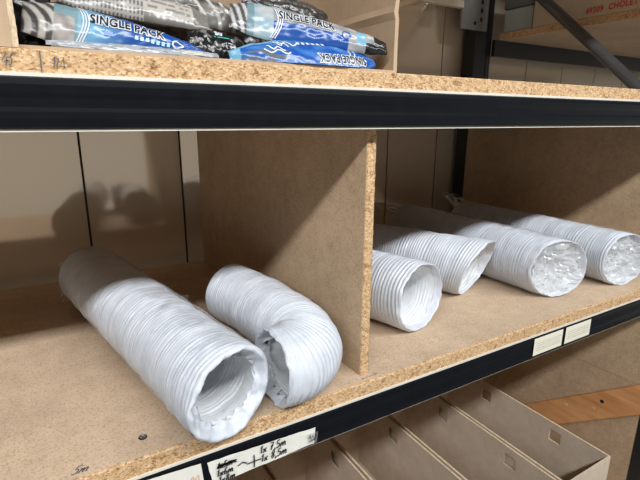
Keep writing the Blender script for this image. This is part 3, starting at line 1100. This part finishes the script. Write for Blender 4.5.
for dd in (0, .013, .026):
    F_.strip('arc_stripe', [(.235 + dd + .04 * (1 - (k / 6 - 1) ** 2), -.95 + k * .155) for k in range(13)], .0010, M['white_print'], .0006)
F_.strip('drop_emblem', drop_pts(.70, -.10, .022, .26), .0012, M['blue_print'], .0006, True)

def col_blue(s, t):
    edge = 1 - .55 * abs(2 * s - 1) ** 3
    if t > .78 * edge or s < .06:
        return LBLUE
    if s < .35 and t < .05 and N(s * 12, t * 3, 1, 4) > -.05:
        return (.10, .12, .15)
    return mixv((.008, .07, .33), (.06, .20, .45), .35 + 1.2 * N(s * 9, t * 2.5, 0, 7))
G_ = Sachet('bright blue sachet with upside-down lettering, foremost in the box', (.1530, .020, .0530), (.3090, .014, .0545), .62, [.005, .0140, .0195, .0205, .0190, .0150, .005], .0095, col_blue, 17.0, .0010)
G_.put('lettering', 'SINGLE PACK', .90, -.02, .0112, M['white_print'], .0006, .0012, .03, flip=True, sx=.78)
G_.put('lettering', 'SINGLE PACK', .90, -.02, .0112, M['black_print'], .0010, .00025, .03, flip=True, sx=.78)
for k in range(6):
    G_.strip('print_line', [(.42 + .035 * k, .52 + .015 * k), (.440 + .035 * k, .53 + .015 * k)], .0034, M['white_print'], .0006)
for k, (a, b) in enumerate((((.27, .55), (.36, .35)), ((.22, .28), (.33, .10)), ((.20, .02), (.36, -.10)), ((.30, .62), (.42, .40)))):
    G_.strip('wave_emblem', [(a[0] + (b[0] - a[0]) * q / 8, a[1] + (b[1] - a[1]) * q / 8 + .12 * math.sin(q * 1.3 + k)) for q in range(9)], .0014, M['white_print'], .0006)
for k in range(2):
    G_.strip('wave_emblem', [(.78 + .035 * k, .45), (.79 + .035 * k, .2), (.775 + .035 * k, -.1)], .0012, M['white_print'], .0006)

def col_top(s, t):
    g = math.sin(t * 14) > .3 and N(s * 50, math.floor(t * 2.2) * 2, 0, 2) > 0
    return (.10, .095, .09) if g else mixv((.012, .012, .012), (.05, .048, .045), .5 + N(s * 8, t * 2, 0, 3))
H_ = Sachet('dark grey sachet at the back of the box, above the silver SINGLE PACK one', (.190, .080, .1150), (.2900, .078, .1045), .6, [.010, .016, .017, .016, .014, .008], .008, col_top, 18.0, .0018)

# more sachets deep in the box that carry the front ones; only slivers of them show between the others
for k, (p, q, tl_, lab) in enumerate([
    ((.010, .112, .082), (.165, .116, .076), .7, 'dark sachet low at the back of the box, behind the left SINGLE PACK one'),
    ((.170, .110, .080), (.315, .106, .072), .7, 'dark sachet low at the back of the box, behind the silver SINGLE PACK one')]):
    Sachet(lab, p, q, tl_, [.020, .030, .032, .032, .030, .020], .015, col_top, 20.0 + k, .0018)

Sachet('black sachet standing on end in the left corner of the box, beside the cut edge', (.000, .062, .0500), (.004, .066, .1600), .3, [.016, .019, .020, .018, .010], .006, lambda s, t: BLACK, 31.0, .0015)

# ------------------------------------------------------------------ neighbouring rack bay beyond the end frame
nb = thing('shelving_rack', 'second shelving rack in the dark beyond the end brace, holding the pale carton', 'shelf', (1.8, .29, -H))
V, F = box_data(1.180, 2.45, .0015, .585, .2190, .2360)
o = make('shelf_board', V, F, [M['board'], M['chip']], nb)
for i in (2, 5):
    o.data.polygons[i].material_index = 1
boxes('shelf_board', [(1.180, 2.45, .0015, .585, .3880, .4050)], M['board'], nb)
boxes('front_beam', [(1.2, 2.45, -.004, .009, .3475, .3875)], M['black_metal'], nb)
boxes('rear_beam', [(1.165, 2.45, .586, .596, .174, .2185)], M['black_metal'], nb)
boxes('front_beam', [(1.2, 2.45, -.004, .009, .178, .2185)], M['black_metal'], nb)
for y0, y1 in ((-.004, .0225), (.602, .645)):
    boxes('upright', [(1.151, 1.168, y0, y1, -H, 1.05)], M['black_metal'], nb)
    boxes('upright', [(2.4505, 2.49, y0, y1, -H, 1.05)], M['black_metal'], nb)

ct = thing('carton', 'long pale carton with red print 49309 CHOLET on the shelf beyond the brace', 'carton', (1.5, .28, .236))
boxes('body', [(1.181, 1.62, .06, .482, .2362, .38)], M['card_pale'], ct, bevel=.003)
cu = bpy.data.curves.new('lettering', 'FONT')
cu.body = '49309  CHOLET FR'
cu.size = .0185
cu.offset = .0006
cu.space_character = 1.12
cu.resolution_u = 3
ob = bpy.data.objects.new('lettering', cu)
COL.objects.link(ob)
me = bpy.data.meshes.new_from_object(ob.evaluated_get(bpy.context.evaluated_depsgraph_get()))
bpy.data.objects.remove(ob)
V = [(1.1806, .336 - v.co.x * .84, .2455 + v.co.y + .02 * v.co.x) for v in me.vertices]
F = [tuple(pg.vertices) for pg in me.polygons]
make('lettering', V, F, M['red_ink'], ct, label='red printed lettering')

tb = thing('storage_tub', 'pale grey plastic tub with a dark lid behind the pale carton', 'tub', (1.3, .53, .236))
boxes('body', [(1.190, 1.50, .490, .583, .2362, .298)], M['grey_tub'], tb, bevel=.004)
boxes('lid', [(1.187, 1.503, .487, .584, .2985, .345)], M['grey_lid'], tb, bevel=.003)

# ------------------------------------------------------------------ light
def area(name, loc, target, sx, sy, power, col):
    l = bpy.data.lights.new(name, 'AREA')
    l.shape = 'RECTANGLE'
    l.size, l.size_y = sx, sy
    l.energy = power
    l.color = col
    o = bpy.data.objects.new(name, l)
    o.location = (loc[0], loc[1], loc[2] + H)
    d = Vector((target[0] - loc[0], target[1] - loc[1], target[2] - loc[2]))
    z = -d.normalized()
    x = Vector((1, 0, 0))
    x = (x - z * x.dot(z)).normalized()
    y = z.cross(x)
    o.rotation_euler = Matrix((x, y, z)).transposed().to_euler()
    COL.objects.link(o)
    return o
area('ceiling_strip_light', (-.25, -1.42, 1.245), (-.25, 0, -.1), 5.0, .14, 118, (.96, .98, 1.0))

w = bpy.data.worlds.new('warehouse')
SC.world = w
w.use_nodes = True
wt = w.node_tree
bg = wt.nodes['Background']
tc = wt.nodes.new('ShaderNodeTexCoord')
sx = wt.nodes.new('ShaderNodeSeparateXYZ')
wt.links.new(tc.outputs['Generated'], sx.inputs[0])
# dim hall: band added near eye level to brighten the wall, dark roof above
r = ramp(wt, sx.outputs[2], [(0, (.06, .058, .055)), (.20, (.95, .90, .82)), (.34, (.95, .90, .82)), (.42, (.045, .045, .045)), (1, (.035, .035, .04))])
mpn = wt.nodes.new('ShaderNodeMath')
mpn.operation = 'MULTIPLY_ADD'
wt.links.new(sx.outputs[2], mpn.inputs[0])
mpn.inputs[1].default_value = .75
mpn.inputs[2].default_value = .36
wt.links.new(mpn.outputs[0], r.inputs[0])
wt.links.new(r.outputs[0], bg.inputs[0])
bg.inputs[1].default_value = .8

# ------------------------------------------------------------------ camera
cam = bpy.data.cameras.new('camera')
cam.sensor_fit = 'HORIZONTAL'
cam.sensor_width = 36
cam.lens = 464 / 640 * 36
cam.clip_start = .01
co = bpy.data.objects.new('camera', cam)
R = Matrix(((0.862, 0.125, -0.491), (-0.507, 0.223, -0.833), (0.006, 0.967, 0.256)))
x = Vector(R.col[0]).normalized()
z = Vector(R.col[2])
z = (z - x * z.dot(x)).normalized()
y = z.cross(x)
R = Matrix((x, y, z)).transposed()
co.matrix_world = Matrix.Translation((0, -.4, H)) @ R.to_4x4()
COL.objects.link(co)
SC.camera = co
SC.view_settings.view_transform = 'Standard'
SC.view_settings.look = 'None'
SC.view_settings.exposure = 0
SC.view_settings.gamma = 1
SC.view_settings.use_curve_mapping = False
